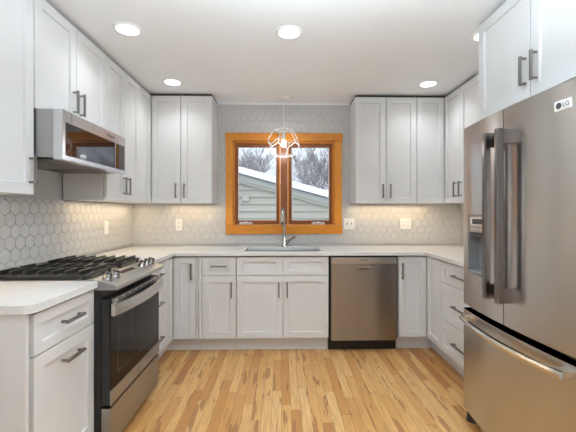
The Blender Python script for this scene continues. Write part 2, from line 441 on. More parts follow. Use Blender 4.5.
# ------------------------------------------------------------------ cabinets
class Face:
    """maps (a, d, z): a along the run, d out of the door plane"""
    def __init__(s, kind, plane): s.k = kind; s.p = plane
    def pt(s, a, d, z):
        return {'Y-': (a, s.p-d, z), 'X+': (s.p+d, a, z), 'X-': (s.p-d, a, z)}[s.k]
    def box(s, mb, a0, a1, d0, d1, z0, z1):
        p, q = s.pt(a0, d0, z0), s.pt(a1, d1, z1); mb.box(p[0], q[0], p[1], q[1], p[2], q[2])
def shaker(fc, a0, a1, z0, z1, name, parent, fw=2.25, rec=.48, th=.75, m='paint'):
    """one panelled front: flat frame, sunk panel with a small sloped edge"""
    mb = MB(); P = fc.pt; fz = min(fw, (z1-z0)*.27)
    def ring(a, b, c, d, dep): return [P(a,dep,c), P(b,dep,c), P(b,dep,d), P(a,dep,d)]
    e = .07
    vs = ring(a0,a1,z0,z1,0) + ring(a0+fw,a1-fw,z0+fz,z1-fz,0) + ring(a0+fw+e,a1-fw-e,z0+fz+e,z1-fz-e,-rec) + ring(a0,a1,z0,z1,-th)
    fs = []
    for i in range(4):
        j = (i+1) % 4
        fs += [(i,j,4+j,4+i), (4+i,4+j,8+j,8+i), (i,j,12+j,12+i)]
    fs += [(8,9,10,11), (12,13,14,15)]
    mb.add(vs, fs)
    return mb.build(name, M[m], parent, .045, 2)
def pull(fc, a, z, length, vertical, parent):
    """square bar pull: bar on two posts"""
    mb = MB(); h = length/2; t = .26
    if vertical:
        fc.box(mb, a-t, a+t, 1.0, 1.45, z-h, z+h)
        for s in (-1, 1): fc.box(mb, a-t*.9, a+t*.9, .004, 1.02, z+s*(h-.42)-.2, z+s*(h-.42)+.2)
    else:
        fc.box(mb, a-h, a+h, 1.0, 1.45, z-t, z+t)
        for s in (-1, 1): fc.box(mb, a+s*(h-.42)-.2, a+s*(h-.42)+.2, .004, 1.02, z-t*.9, z+t*.9)
    return mb.build('handle', M['pull'], parent, .05, 2)
G = .11                                                            # half the gap between fronts
def door(fc, a0, a1, z0, z1, parent, h=None, name='door', **kw):
    """h: (a, z, length, vertical)"""
    d = shaker(fc, a0+G, a1-G, z0+G, z1-G, name, parent, **kw)
    if h: pull(fc, *h, d)
    return d
BACKW = .35                                                        # tile stands proud of the wall
def wall_cab(fc, a0, a1, z0, z1, depth, label, doors, group=None):
    c = fc.pt((a0+a1)/2, -depth/2, z0)
    t = thing('wall_cabinet', c, label, 'cabinet', group)
    mb = MB(); fc.box(mb, a0+.02, a1-.02, -.9, -depth+.02, z0+.12, z1); mb.build('body', M['paint'], t, .04)
    if z1 < 96: mb = MB(); fc.box(mb, a0+.3, a1-.3, -1.3, -depth+.1, z1+.01, H-.02); mb.build('top_gap_shade', M['gap_shade'], t)  # dark strip stands for the shade between cabinet top and ceiling
    for d in doors:
        door(fc, d[0], d[1], z0, z1, t, d[2] if len(d) > 2 else None)
    return t
UB, UT = 53.7, 95.7
FL, FB, FR = Face('X+', -50.55), Face('Y-', 140.4), Face('X-', 64.55)
dL, dB, dR = 12.75-BACKW, 12.75-BACKW, 12.75-BACKW
hz = 58.6; hl = 5.6
wall_cab(FL, 56, 74.35, UB, UT, dL, 'white wall cabinet at the left edge, nearest the camera, before the microwave', [(56, 74.35, (73.0, hz, hl, True))])
wall_cab(FL, 74.5, 104.5, 71.6, UT, dL, 'short white two-door wall cabinet directly above the microwave', [(74.5, 89.5, (88.1, 76.9, 5.6, True)), (89.5, 104.5, (91.0, 76.9, 5.6, True))])
wall_cab(FL, 104.65, 128.7, UB, UT, dL, 'white two-door wall cabinet on the left wall just beyond the microwave', [(104.65, 116.7, (115.2, hz, hl, True)), (116.7, 128.7, (118.2, hz, hl, True))])
wall_cab(FB, -39.15, -27.1, UB, UT, dB, 'narrow white one-door wall cabinet left of the window', [(-39.15, -27.1, (-37.7, hz, hl, True))])
wall_cab(FB, 29.2, 53.5, UB, UT, dB, 'white two-door wall cabinet just right of the window', [(29.2, 41.3, (39.8, hz, hl, True)), (41.3, 53.5, (42.8, hz, hl, True))])
wall_cab(FR, 108.0, 128.3, UB, UT, dR, 'white wall cabinet on the right wall beside the refrigerator cabinet', [(108.0, 128.3, (126.8, hz, hl, True))])
wall_cab(Face('X-', 48.7), 50.4, 87.6, 72.6, 96.1, 28.2, 'deep white two-door wall cabinet above the refrigerator', [(50.4, 69.05, (67.2, 78.3, 5.8, True)), (69.05, 87.6, (70.3, 78.3, 5.8, True))])
def corner_wall(side):
    if side == 'L':
        x0, xf, fc, xe = XL+BACKW, -50.55, FL, -39.2
        t = thing('wall_cabinet', (xf-3, 146, UB), 'white corner wall cabinet with a folding door in the left corner', 'cabinet')
        mb = MB().prism([(x0, 128.75), (xf-.8, 128.75), (xf-.8, 141.2), (xe-.02, 141.2), (xe-.02, D-BACKW-.02), (x0, D-BACKW-.02)], 'z', UB+.12, UT)
        mb.build('body', M['paint'], t, .04)
        MB().prism([(x0+.1, 128.9), (xf-1.3, 128.9), (xf-1.3, 141.7), (xe-.3, 141.7), (xe-.3, D-BACKW-.1), (x0+.1, D-BACKW-.1)], 'z', UT+.01, H-.02).build('top_gap_shade', M['gap_shade'], t)
        door(fc, 128.7, 140.4-.1, UB, UT, t, fw=2.1)
        door(FB, xf+.1, xe, UB, UT, t, (-41.0, hz, hl, True), fw=2.1)
    else:
        x0, xf, fc, xe = XR-.02, 64.55, FR, 53.55
        t = thing('wall_cabinet', (xf+3, 146, UB), 'white corner wall cabinet with a folding door in the right corner', 'cabinet')
        mb = MB().prism([(x0, 128.35), (xf+.8, 128.35), (xf+.8, 141.2), (xe+.02, 141.2), (xe+.02, D-BACKW-.02), (x0, D-BACKW-.02)], 'z', UB+.12, UT)
        mb.build('body', M['paint'], t, .04)
        MB().prism([(x0-.1, 128.5), (xf+1.3, 128.5), (xf+1.3, 141.7), (xe+.3, 141.7), (xe+.3, D-BACKW-.1), (x0-.1, D-BACKW-.1)], 'z', UT+.01, H-.02).build('top_gap_shade', M['gap_shade'], t)
        door(fc, 128.3, 140.4-.1, UB, UT, t, (130.6, hz, hl, True), fw=2.1)
        door(FB, xe, xf-.1, UB, UT, t, fw=2.1)
corner_wall('L'); corner_wall('R')

BL, BB, BR = Face('X+', -38.55), Face('Y-', 128.4), Face('X-', 52.55)
BZ, BT = 5.0, 34.3
def base_cab(fc, a0, a1, label, depth=24.4, kick=3.1, kick_ends=(0,0)):
    t = thing('base_cabinet', fc.pt((a0+a1)/2, -depth/2, 0), label, 'cabinet')
    mb = MB(); fc.box(mb, a0+.02, a1-.02, -.95, -depth+.02, BZ, 34.1); fc.box(mb, a0+.02, a1-.02, -3, -depth+.02, 34.1, 34.62); mb.build('body', M['paint'], t, .03)
    mb = MB(); fc.box(mb, a0+.02+kick_ends[0], a1-.02-kick_ends[1], -kick, -kick-.7, .005, BZ-.02); mb.build('toe_kick', M['paint'], t)
    return t
t = base_cab(BL, 56.2, 74.6, 'white base cabinet with drawer and pull-out door at near left, before the range')
door(BL, 56.6, 74.65, 27.5, BT, t, (66.2, 31.0, 5.8, False), 'drawer', fw=2.0)
door(BL, 56.6, 74.65, BZ, 27.5, t, (66.2, 24.2, 5.8, False))
MB().box(XL+.02, -38.9, 55.45, 56.15, .005, 34.62).build('end_panel', M['paint'], t, .04)
t = base_cab(BL, 104.5, 119.6, 'white three-drawer base cabinet on the left between range and corner')
for z0, z1 in ((26.9, BT), (16.2, 26.9), (BZ, 16.2)): door(BL, 104.5, 119.6, z0, z1, t, (112.2, (z0+z1)/2, 5.8, False), 'drawer', fw=2.0)
t = base_cab(BB, -28.35, -16.15, 'narrow white base cabinet with one drawer, left of the sink cabinet')
door(BB, -28.35, -16.15, 27.6, BT, t, (-22.25, 31.0, 5.8, False), 'drawer')
door(BB, -28.35, -16.15, BZ, 27.6, t, (-17.75, 22.6, 5.6, True))
t = thing('base_cabinet', (.4, 140, 0), 'wide white sink base cabinet with two doors under the window', 'cabinet')
mb = MB()
mb.box(-16.13, -15.4, 129.3, 152.7, BZ, 34.1).box(16.35, 17.0, 129.3, 152.7, BZ, 34.1).box(-15.4, 16.35, 129.3, 152.7, BZ, BZ+.7).box(-15.4, 16.35, 129.3, 129.9, BZ+.7, 34.1).box(-16.13, -15.4, 132, 152.7, 34.1, 34.62).box(16.35, 17, 132, 152.7, 34.1, 34.62)
mb.build('body', M['paint'], t, .03)
MB().box(-16.13, 17.0, 131.5, 132.2, .005, BZ-.02).build('toe_kick', M['paint'], t)
for a, b in ((-16.1, .55), (.55, 17.0)): door(BB, a, b, 27.6, BT, t, None, 'false_drawer_front')
door(BB, -16.1, .55, BZ, 27.6, t, (-.95, 22.6, 5.6, True)); door(BB, .55, 17.0, BZ, 27.6, t, (2.05, 22.6, 5.6, True))
t = base_cab(BR, 87.6, 117.1, 'white three-drawer base cabinet on the right beside the refrigerator')
for z0, z1 in ((27.5, BT), (15.5, 27.5), (BZ, 15.5)): door(BR, 87.6, 117.1, z0, z1, t, (102.3, (z0+z1)/2, 10.5, False), 'drawer', fw=2.2)
# corner base cabinets, L-shaped, with bi-fold doors
t = thing('base_cabinet', (-50, 140, 0), 'white corner base cabinet at the left end of the sink run', 'cabinet')
MB().prism([(XL+.02,119.65),(-39.35,119.65),(-39.35,129.2),(-28.4,129.2),(-28.4,152.7),(XL+.02,152.7)], 'z', BZ, 34.1).prism([(XL+.02,119.65),(-41.5,119.65),(-41.5,131.5),(-28.4,131.5),(-28.4,152.7),(XL+.02,152.7)], 'z', 34.1, 34.62).build('body', M['paint'], t, .03)
MB().prism([(-42.3,119.65),(-41.6,119.65),(-41.6,131.5),(-28.4,131.5),(-28.4,132.2),(-42.3,132.2)], 'z', .005, BZ-.02).build('toe_kick', M['paint'], t)
door(BL, 119.6, 128.3, BZ, BT, t, fw=2.1); door(BB, -38.45, -30.5, BZ, BT, t, (-32.0, 29.2, 5.8, True), fw=2.1)
mb = MB(); BB.box(mb, -30.4, -29.75, -.78, -.05, BZ+.1, BT-.1); BB.box(mb, -29.45, -28.45, -.78, -.05, BZ+.1, BT-.1); mb.build('filler_strip', M['paint'], t, .12)
t = thing('base_cabinet', (64, 140, 0), 'white corner base cabinet right of the dishwasher', 'cabinet')
MB().prism([(XR-.02,117.15),(53.35,117.15),(53.35,129.2),(42.3,129.2),(42.3,152.7),(XR-.02,152.7)], 'z', BZ, 34.1).prism([(XR-.02,117.15),(55.5,117.15),(55.5,131.5),(42.3,131.5),(42.3,152.7),(XR-.02,152.7)], 'z', 34.1, 34.62).build('body', M['paint'], t, .03)
MB().prism([(56.3,117.15),(55.6,117.15),(55.6,131.5),(42.3,131.5),(42.3,132.2),(56.3,132.2)], 'z', .005, BZ-.02).build('toe_kick', M['paint'], t)
door(BR, 117.1, 128.3, BZ, BT, t, fw=2.1); door(BB, 42.3, 52.45, BZ, BT, t, (43.5, 29.1, 5.8, True), fw=2.1)

# ------------------------------------------------------------------ worktops, sink, faucet
def slab(poly, z0, z1, name, parent=None, bevel=.1, loc=None, holes=None):
    mb = MB()
    return mb.prism(poly, 'z', z0, z1)
CF, CB_, CR = -37.75, 127.45, 51.45
SX0, SX1, SY0, SY1 = -13.6, 14.8, 131.2, 147.2                      # sink cut-out
mb = MB()                                                          # U-shaped worktop drawn as strips sharing no top seams
zc0, zc1 = 34.7, 36.0
yb = D-.36
outer = [(XL+.36,104.45),(CF,104.45),(CF,CB_),(CR,CB_),(CR,87.5),(XR-.02,87.5),(XR-.02,yb),(XL+.36,yb)]
# top and bottom around the hole: split into four n-gons that share vertices
hole = [(SX0,SY0),(SX1,SY0),(SX1,SY1),(SX0,SY1)]
V = outer + hole
fs2 = [(0,1,2,8,11,7), (2,3,9,8), (3,4,5,6,10,9), (6,7,11,10)]
n = len(V)
vs = [(x,y,zc1) for x,y in V] + [(x,y,zc0) for x,y in V]
fs = [tuple(f) for f in fs2] + [tuple(i+n for i in f[::-1]) for f in fs2]
fs += [(i, (i+1) % 8, (i+1) % 8+n, i+n) for i in range(8)] + [(8+i, 8+(i+1) % 4, 8+(i+1) % 4+n, 8+i+n) for i in range(4)]
mb.add(vs, fs)
tag(mb.build('worktop', M['quartz'], None, .1, 3, loc=(0,140,34.7)), 'white quartz worktop running round the far corners with the sink cut in', 'worktop')
ca = [(CF-1.7+1.7*math.sin(a), 55.0+1.7-1.7*math.cos(a)) for a in [PI/2*k/8 for k in range(9)]]
mb = MB().prism([(XL+.36,55.0)]+ca+[(CF,74.6),(XL+.36,74.6)], 'z', zc0, zc1)
tag(mb.build('worktop', M['quartz'], None, .1, 3, loc=(-50,64,34.7)), 'short white quartz worktop at near left, before the range', 'worktop')
sk = thing('sink', (.6, 139, 26), 'stainless undermount sink set in the worktop below the window', 'sink')
a, b, c, d = SX0-.05, SX1+.05, SY0-.05, SY1+.05; sb = 27.0; zt = 34.66
mb = MB()
mb.add([(a,c,zt),(b,c,zt),(b,d,zt),(a,d,zt),(a+.6,c+.6,sb),(b-.6,c+.6,sb),(b-.6,d-.6,sb),(a+.6,d-.6,sb)],
       [(0,4,5,1),(1,5,6,2),(2,6,7,3),(3,7,4,0),(4,7,6,5)])
mb.add([(a,c,zt),(b,c,zt),(b,d,zt),(a,d,zt),(a-.6,c-.6,zt),(b+.6,c-.6,zt),(b+.6,d+.6,zt),(a-.6,d+.6,zt)], [(0,1,5,4),(1,2,6,5),(2,3,7,6),(3,0,4,7)])
bs = mb.build('basin', M['basin'], sk); so = bs.modifiers.new('s','SOLIDIFY'); so.thickness = .08*U; so.offset = -1
MB().lathe((.6,140,sb+.02), [(1.7,0),(1.6,.1),(.5,.12)], n=20).build('drain', M['chrome'], sk)

fa = thing('faucet', (1.3, 149.6, 36), 'polished pull-down faucet standing behind the sink', 'faucet')
fx0 = 1.3
MB().lathe((fx0,149.6,36), [(1.2,.01),(1.2,.25),(1.0,.4),(.98,3.6),(.8,4.0)], n=20).build('base', M['faucet'], fa)
arc = [(fx0,149.6,39.8),(fx0-.1,149.6,44),(fx0-.3,149.6,48.9)] + [(fx0-.3-.55*k/9, 146.9+2.7*math.cos(PI*k/9), 48.9+2.9*math.sin(PI*k/9)) for k in range(1,10)]
MB().tube(arc, .62, 12).build('spout', M['faucet'], fa)
x, y, z = arc[-1]
MB().lathe((x-.05,y-.05,z-3.4), [(.6,-.2),(.95,-.15),(.95,0),(1.08,.1),(1.05,1.4),(.82,3.2),(.7,4.2)], n=18).build('spray_head', M['faucet'], fa)
MB().tube([(fx0+.8,149.3,37.4),(fx0+2.0,148.9,38.5),(fx0+4.4,148.0,40.2)], [.7,.52,.42], 10).build('lever', M['faucet'], fa)
asw = thing('air_switch', (11.2, 150, 36), 'small round metal button on the worktop right of the faucet', 'switch')
MB().lathe((11.2,150,36), [(.85,.01),(.85,.12),(.75,.2)], n=20).build('collar', M['chrome'], asw)
MB().lathe((11.2,150,36.15), [(.5,.06),(.5,.35),(.4,.45)], n=16).build('button', M['chrome'], asw)

# ------------------------------------------------------------------ outlets and switches
def plate(fc, a, z, w_, h_, name, label, cat, items):
    t = thing(name, fc.pt(a, 0, z), label, cat)
    mb = MB(); fc.box(mb, a-w_/2, a+w_/2, .01, .2, z-h_/2, z+h_/2); mb.build('plate', M['white_plastic'], t, .07)
    for k in items:
        if k[0] == 'outlet':
            for dz in (-1, 1):
                mb = MB(); fc.box(mb, a+k[1]-.68, a+k[1]+.68, .19, .27, z+dz*.82-.56, z+dz*.82+.56); o = mb.build('socket', M['white_plastic'], t, .2)
                mb = MB()
                for s in (-.26, .26): fc.box(mb, a+k[1]+s-.06, a+k[1]+s+.06, .262, .28, z+dz*.82-.1, z+dz*.82+.26)
                fc.box(mb, a+k[1]-.1, a+k[1]+.1, .262, .28, z+dz*.82-.4, z+dz*.82-.22); mb.build('slots', M['slot'], o)
        elif k[0] == 'rocker':
            mb = MB(); fc.box(mb, a+k[1]-.65, a+k[1]+.65, .19, .34, z-1.3, z+1.3); mb.build('rocker', M['white_plastic'], t, .1)
        else:
            mb = MB(); fc.box(mb, a+k[1]-.2, a+k[1]+.2, .19, .26, z-.47, z+.47); fc.box(mb, a+k[1]-.14, a+k[1]+.14, .25, .75, z-.1, z+.3); mb.build('toggle', M['grey_plastic'], t, .05)
WL, WB = Face('X+', XL+.35), Face('Y-', D-.35)
plate(WL, 130.0, 44.8, 2.9, 4.7, 'light_switch', 'white rocker switch on the left wall tile beyond the range', 'switch', [('rocker', 0)])
plate(WB, -43.4, 44.9, 2.9, 4.8, 'wall_outlet', 'white single wall outlet left of the window', 'outlet', [('outlet', 0)])
plate(WB, 29.0, 45.4, 4.7, 4.8, 'light_switch', 'white double toggle switch plate right beside the window casing', 'switch', [('toggle', -.92), ('toggle', .92)])
plate(WB, 53.3, 45.4, 4.7, 4.8, 'wall_outlet', 'white double wall outlet on the back wall at right', 'outlet', [('outlet', -.92), ('outlet', .92)])

# ------------------------------------------------------------------ gas range
rg = thing('range', (-50, 89.3, 0), 'stainless gas range with black grates and glass oven door at left', 'range')
RA, RB = 74.75, 104.1
MB().box(XL+.4, -37.3, RA, RB, .4, 34.05).build('body', M['black'], rg, .06)
for yy in (RA+2, RB-2): MB().lathe((-42, yy, 0), [(.8,.01),(.8,.4)], n=14).build('foot', M['black'], rg)
MB().box(XL+.4, -40.2, RA+.05, RB-.05, 34.1, 36.15).build('cooktop', M['steel_top'], rg, .08)
MB().box(XL+.4, XL+2.6, RA+.1, RB-.1, 36.17, 37.5).build('back_trim', M['steel_top'], rg, .1)
MB().prism([(-40.15,36.3),(-38.9,36.35),(-34.25,35.1),(-33.9,34.9),(-33.9,34.1),(-40.15,34.1)], 'y', RA, RB).build('control_panel', M['steel_top'], rg, .06)
for q in (RA-.09, RB+.02): MB().prism([(-40.1,34.12),(-40.1,36.25),(-38.9,36.3),(-34.3,35.05),(-34.0,34.85),(-34.0,34.15)], 'y', q, q+.07).build('end_cap', M['grey_plastic'], rg)
def slope(x): return 36.35-(x+38.9)/4.55*1.3
MB().add([(-38.4,84.4,slope(-38.4)+.03),(-35.6,84.4,slope(-35.6)+.03),(-35.6,92.6,slope(-35.6)+.03),(-38.4,92.6,slope(-38.4)+.03),
          (-38.4,84.4,slope(-38.4)-.02),(-35.6,84.4,slope(-35.6)-.02),(-35.6,92.6,slope(-35.6)-.02),(-38.4,92.6,slope(-38.4)-.02)],
         [(0,1,2,3),(7,6,5,4),(0,1,5,4),(1,2,6,5),(2,3,7,6),(3,0,4,7)]).build('display', M['glass_black'], rg)
tilt = math.atan(1.3/4.55)
for yk in (77.2, 80.6, 96.0, 99.2, 102.2):
    mb = MB(); x0 = -37.1
    mb.lathe((0,0,0), [(1.1,.0),(1.1,.2),(.95,.28),(.9,1.15),(.8,1.3)], n=22); mb.box(-.85, .85, -.16, .16, 1.2, 1.6)
    R = Matrix.Rotation(tilt, 3, 'Y'); mb.v = [tuple(R @ Vector(v) + Vector((x0, yk, slope(x0)+.02))) for v in mb.v]
    mb.build('knob', M['knob'], rg)
for bx, by, br in ((-45,80.3,1.9),(-56,80.3,1.5),(-45,98,1.9),(-56,98,1.5)):
    MB().lathe((bx,by,36.16), [(br+.5,0),(br+.4,.4),(br,.42),(br,.75),(br-.2,.85)], n=24).build('burner', M['iron'], rg)
for ga, gb in ((74.9,87.0),(91.6,103.7)):
    g = MB(); gx0, gx1 = -60.2, -40.6; zt = 37.85; zb = 37.05; t = .26
    g.box(gx0,gx1,ga,ga+.4,zb-.35,zb+.25).box(gx0,gx1,gb-.4,gb,zb-.35,zb+.25).box(gx0,gx0+.4,ga+.4,gb-.4,zb-.35,zb+.25).box(gx1-.4,gx1,ga+.4,gb-.4,zb-.35,zb+.25)
    k = 7
    for i in range(k):
        xx = gx0+(gx1-gx0)*(i+.5)/k; mid = (ga+gb)/2
        g.prism([(ga+.3,zb),(mid-1.6,zb),(mid-1.3,zt+.15),(ga+.3,zt+.15)], 'x', xx-t, xx+t)
        g.prism([(mid+1.6,zb),(gb-.3,zb),(gb-.3,zt+.15),(mid+1.3,zt+.15)], 'x', xx-t, xx+t)
    g.box(gx0+.3,gx1-.3,(ga+gb)/2-.24,(ga+gb)/2+.24,zb,zt+.05)
    for fx in (gx0+.5, gx1-.5):
        for fy in (ga+.5, gb-.5): g.box(fx-.35,fx+.35,fy-.35,fy+.35,36.17,zb)
    g.build('grate', M['iron'], rg, .1)
    MB().box(gx0-.2, gx1+.1, ga-.05, gb+.05, 36.155, 36.16+.01).build('burner_pan', M['black'], rg)
# oven door, handle with vent, drawer
dr = MB().box(-37.25, -35.5, RA+.1, RB-.1, 10.1, 32.2).build('oven_door', M['black'], rg, .08)
MB().box(-35.49, -35.2, RA+.1, RB-.1, 10.1, 13.1).build('lower_trim', M['steel_h'], dr, .06)
MB().box(-35.49, -35.3, RA+.1, RB-.1, 13.15, 29.6).build('oven_glass', M['glass_black'], dr, .05)
mb = MB(); wy0, wy1, wz0, wz1 = RA+3.4, RB-3.4, 15.6, 27.6
for bxs in ((wy0,wy1,wz0,wz0+.16),(wy0,wy1,wz1-.16,wz1),(wy0,wy0+.16,wz0,wz1),(wy1-.16,wy1,wz0,wz1)): mb.box(-35.3,-35.28,*bxs)
mb.build('window_border', M['dark_plastic'], dr)
NS = 16; hv = []
for i in range(NS+1):
    u = i/NS*2-1; y = 89.3+u*14.8; b = 1.35*(1-u*u)
    hv.append((y, -35.2+.95+b))
hb = MB()
ring = []
for y, xo in hv: ring += [(xo-.75,y,28.85),(xo,y,28.75),(xo+.12,y,30.0),(xo,y,31.15),(xo-.75,y,31.3)]
fs = [(i*5+k, i*5+(k+1)%5, (i+1)*5+(k+1)%5, (i+1)*5+k) for i in range(NS) for k in range(5)]
hb.add(ring, fs, False); hb.add(ring[:5], [(0,1,2,3,4)]); hb.add(ring[-5:], [(4,3,2,1,0)])
for y in (RA+.3, RB-2.3): hb.box(-35.3, -34.6, y, y+2.0, 28.9, 31.2)
hd = hb.build('handle', M['steel_light'], dr, .1)
MB().box(-35.42, -34.75, RA+.8, RB-.8, 31.25, 32.15).build('vent_trim', M['steel_light'], dr, .08)
mb = MB()
for i in range(8):
    y = RA+2.2+i*3.3; mb.box(-34.76,-34.72,y,y+2.5,31.6,31.95)
mb.build('vent_slots', M['slot'], dr)
MB().lathe((-35.2, 89.3, 11.6), [(.62,0),(.62,.06),(.5,.08)], 'x', 24).build('badge', M['grey_plastic'], dr)
MB().box(-37.25, -35.3, RA+.1, RB-.1, 1.4, 9.5).build('storage_drawer', M['steel_h'], rg, .12)

# ------------------------------------------------------------------ microwave
mw = thing('microwave', (-54, 89.5, 61), 'low stainless over-the-range microwave hanging above the gas range', 'microwave')
MA, MBY, MF = 74.65, 104.35, -45.0
mb = MB().box(XL+.02, MF-1.9, MA, MBY, 61.5, 71.5); mb.build('body', M['steel_h'], mw, .06)
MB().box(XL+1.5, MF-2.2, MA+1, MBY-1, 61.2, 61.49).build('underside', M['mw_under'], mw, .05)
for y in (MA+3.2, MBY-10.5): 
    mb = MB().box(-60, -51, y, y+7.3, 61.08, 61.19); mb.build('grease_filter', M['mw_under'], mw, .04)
fd = MB(); ys = (MA, MA+1.0, MBY-1.6, MBY); zs = (61.1, 62.2, 69.0, 71.5)
fd.box(MF-1.85, MF, MA, MBY, 69.0, 71.5).box(MF-1.85, MF, MA, MBY, 61.1, 62.1).box(MF-1.85, MF, MA, MA+1.0, 62.1, 69.0).box(MF-1.85, MF, MBY-.5, MBY, 62.1, 69.0)
fd = fd.build('door_frame', M['mw_frame'], mw, .03)
MB().box(MF-1.8, MF-.08, MA+1.0, MBY-.5, 62.1, 69.0).build('door_glass', M['mw_glass'], mw)
MB().box(MF-.08, MF-.02, MBY-6.2, MBY-6.0, 62.15, 68.95).build('door_split', M['steel_light'], mw)
MB().box(MF-.06, MF-.0, MA+3.2, MA+3.35, 69.1, 71.45).build('panel_seam', M['slot'], mw)
text('Whirlpool', .95, (MF+.01, 95.6, 70.25), (PI/2, 0, PI/2), M['slot'], 'lettering', mw)

# ------------------------------------------------------------------ dishwasher
dw = thing('dishwasher', (29.6, 140, 0), 'stainless dishwasher with pocket handle between sink cabinet and corner cabinet', 'dishwasher')
DX0, DX1, DF = 17.85, 41.35, 127.75
MB().box(17.1, 42.2, 129.6, 152.5, 4.3, 34.6).build('tub', M['black'], dw)
MB().box(17.2, 42.1, 131.0, 131.6, .02, 4.2).build('toe_kick', M['black'], dw)
dd = MB(); th = 1.7
PX0, PX1, PZ0, PZ1 = 26.3, 33.0, 29.6, 31.7
dd.box(DX0, DX1, DF, DF+th, 4.3, PZ0).box(DX0, PX0, DF, DF+th, PZ0, PZ1).box(PX1, DX1, DF, DF+th, PZ0, PZ1).box(PX0, PX1, DF+1.2, DF+th, PZ0, PZ1)
pd = MB().prism([(DX0,4.3),(DX1,4.3),(DX1,31.7),(PX1,31.7),(PX1-.5,30.4),(PX1-1.6,29.8),(PX0+1.6,29.8),(PX0+.5,30.4),(PX0,31.7),(DX0,31.7)], 'y', DF, DF+th)
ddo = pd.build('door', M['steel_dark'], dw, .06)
MB().box(PX0+.05, PX1-.05, DF+1.3, DF+1.6, 29.8, 31.6).build('pocket_back', M['chrome'], ddo, .05)
MB().prism([(PX0+.3,31.7),(PX0+.9,30.7),(PX1-.9,30.7),(PX1-.3,31.7)], 'y', DF+.35, DF+1.0).build('handle', M['steel_dark'], ddo, .12)
MB().box(DX0, DX1, DF-.12, DF+th, 31.78, 34.0).build('control_strip', M['steel_light'], dw, .08)
mb = MB()
for i in range(6): mb.box(28.4+i*.42, 28.7+i*.42, DF-.14, DF-.119, 33.0, 33.3)
mb.build('badge', M['slot'], dw)

# ------------------------------------------------------------------ refrigerator (french doors over a freezer drawer)
fr = thing('refrigerator', (60, 69, 0), 'large stainless french-door refrigerator at the right edge', 'refrigerator')
FY0, FY1, FM = 51.0, 87.0, 69.0
def fx(y):
    u = abs(y-FM)/18.0; x = 43.35+1.15*u*u
    e = 18.0-abs(y-FM)
    if e < .8: x += .8-math.sqrt(max(0, .64-(.8-e)**2))
    return x
MB().box(47.6, 76.5, FY0+.3, FY1-.3, 1.6, 69.6).build('body', M['grey_plastic'], fr, .1)
for y in (FY0+2.2, FY1-1.6): MB().lathe((46.2, y, 0), [(1.5,.01),(1.5,.5),(1.3,1.2),(1.3,2.9)], n=16).build('foot', M['black'], fr)
MB().box(47.0, 47.59, FY0+3.8, FY1-3.2, .5, 2.9).build('base_grille', M['black'], fr)
def curved(name, y0, y1, z0, z1, hole=None, m='steel', xb=47.3):
    mb = MB(); ys = set([y0, y1]); step = 1.0
    k = y0
    while k < y1: ys.add(round(k,3)); k += step
    for e in (FY0, FY1):
        if abs(y0-e) < .01 or abs(y1-e) < .01:
            for q in (.05,.15,.3,.5,.8): ys.add(round(e+q if e == FY0 else e-q, 3))
    zs = [z0, z1]
    if hole: ys |= {hole[0], hole[1]}; zs = [z0, hole[2], hole[3], z1]
    ys = sorted(ys)
    g = [(fx(y), y, z) for z in zs for y in ys]; W = len(ys); fs = []
    for j in range(len(zs)-1):
        for i in range(W-1):
            if hole and j == 1 and hole[0]-.001 <= ys[i] and ys[i+1] <= hole[1]+.001: continue
            fs.append((j*W+i, j*W+i+1, (j+1)*W+i+1, (j+1)*W+i))
    mb.add(g, fs, True)
    for z in (z0, z1):
        mb.add([(fx(y), y, z) for y in ys]+[(xb, y, z) for y in ys], [(i,i+1,W+i+1,W+i) for i in range(W-1)])
    for y in (y0, y1): mb.add([(fx(y),y,z0),(fx(y),y,z1),(xb,y,z1),(xb,y,z0)], [(0,1,2,3)])
    mb.add([(xb,y0,z0),(xb,y1,z0),(xb,y1,z1),(xb,y0,z1)], [(0,1,2,3)])
    return mb.build(name, M[m], fr)
DH = (75.3, 83.4, 36.2, 49.6)
d1 = curved('door', FM+.12, FY1, 28.2, 70.4, DH)
d2 = curved('door', FY0, FM-.12, 28.2, 70.4)
d3 = curved('freezer_drawer', FY0, FY1, 3.0, 26.9)
MB().box(46.2, 47.58, FY0+.5, FY1-.5, 26.2, 28.9).build('gasket', M['black'], fr)
MB().box(45.0, 47.5, FM-.11, FM+.11, 28.3, 70.2).build('gasket', M['black'], fr)
# dispenser set into the left door
y0, y1, z0, z1 = DH; xf = 43.62
MB().box(46.5, 47.2, y0+.01, y1-.01, z0, z1).build('dispenser_back', M['grey_plastic'], d1)
for q in (y1-.12, y0+.005): MB().box(xf+.3, 46.49, q, q+.115, z0, z1).build('dispenser_side', M['grey_plastic'], d1)
mb = MB().box(xf+.45, 46.49, y0+.13, y1-.13, 45.6, 49.58); dpn = mb.build('dispenser_panel', M['steel_light'], d1, .06)
MB().box(xf+.32, xf+.46, y0+1.0, y1-1.0, 47.2, 49.0).build('display_bezel', M['white_plastic'], d1, .05)
MB().box(xf+.26, xf+.33, y0+1.9, y1-1.9, 47.5, 48.7).build('display', M['dark_plastic'], d1)
for i in range(5): MB().box(xf+.36, xf+.46, y0+1.3+i*1.25, y0+1.75+i*1.25, 46.1, 46.5).build('button', M['white_plastic'], d1)
MB().box(xf+.75, 46.45, y0+.3, y1-.3, 44.5, 45.55).build('dispenser_head', M['dark_plastic'], d1, .1)
MB().prism([(46.45,44.2),(45.6,41.5),(45.4,38.8),(46.45,38.8)], 'y', (y0+y1)/2-1.1, (y0+y1)/2+1.1).build('dispenser_paddle', M['grey_plastic'], d1, .1)
MB().box(xf+.3, 46.45, y0+.13, y1-.13, z0+.01, z0+.7).build('drip_tray', M['grey_plastic'], d1, .08)
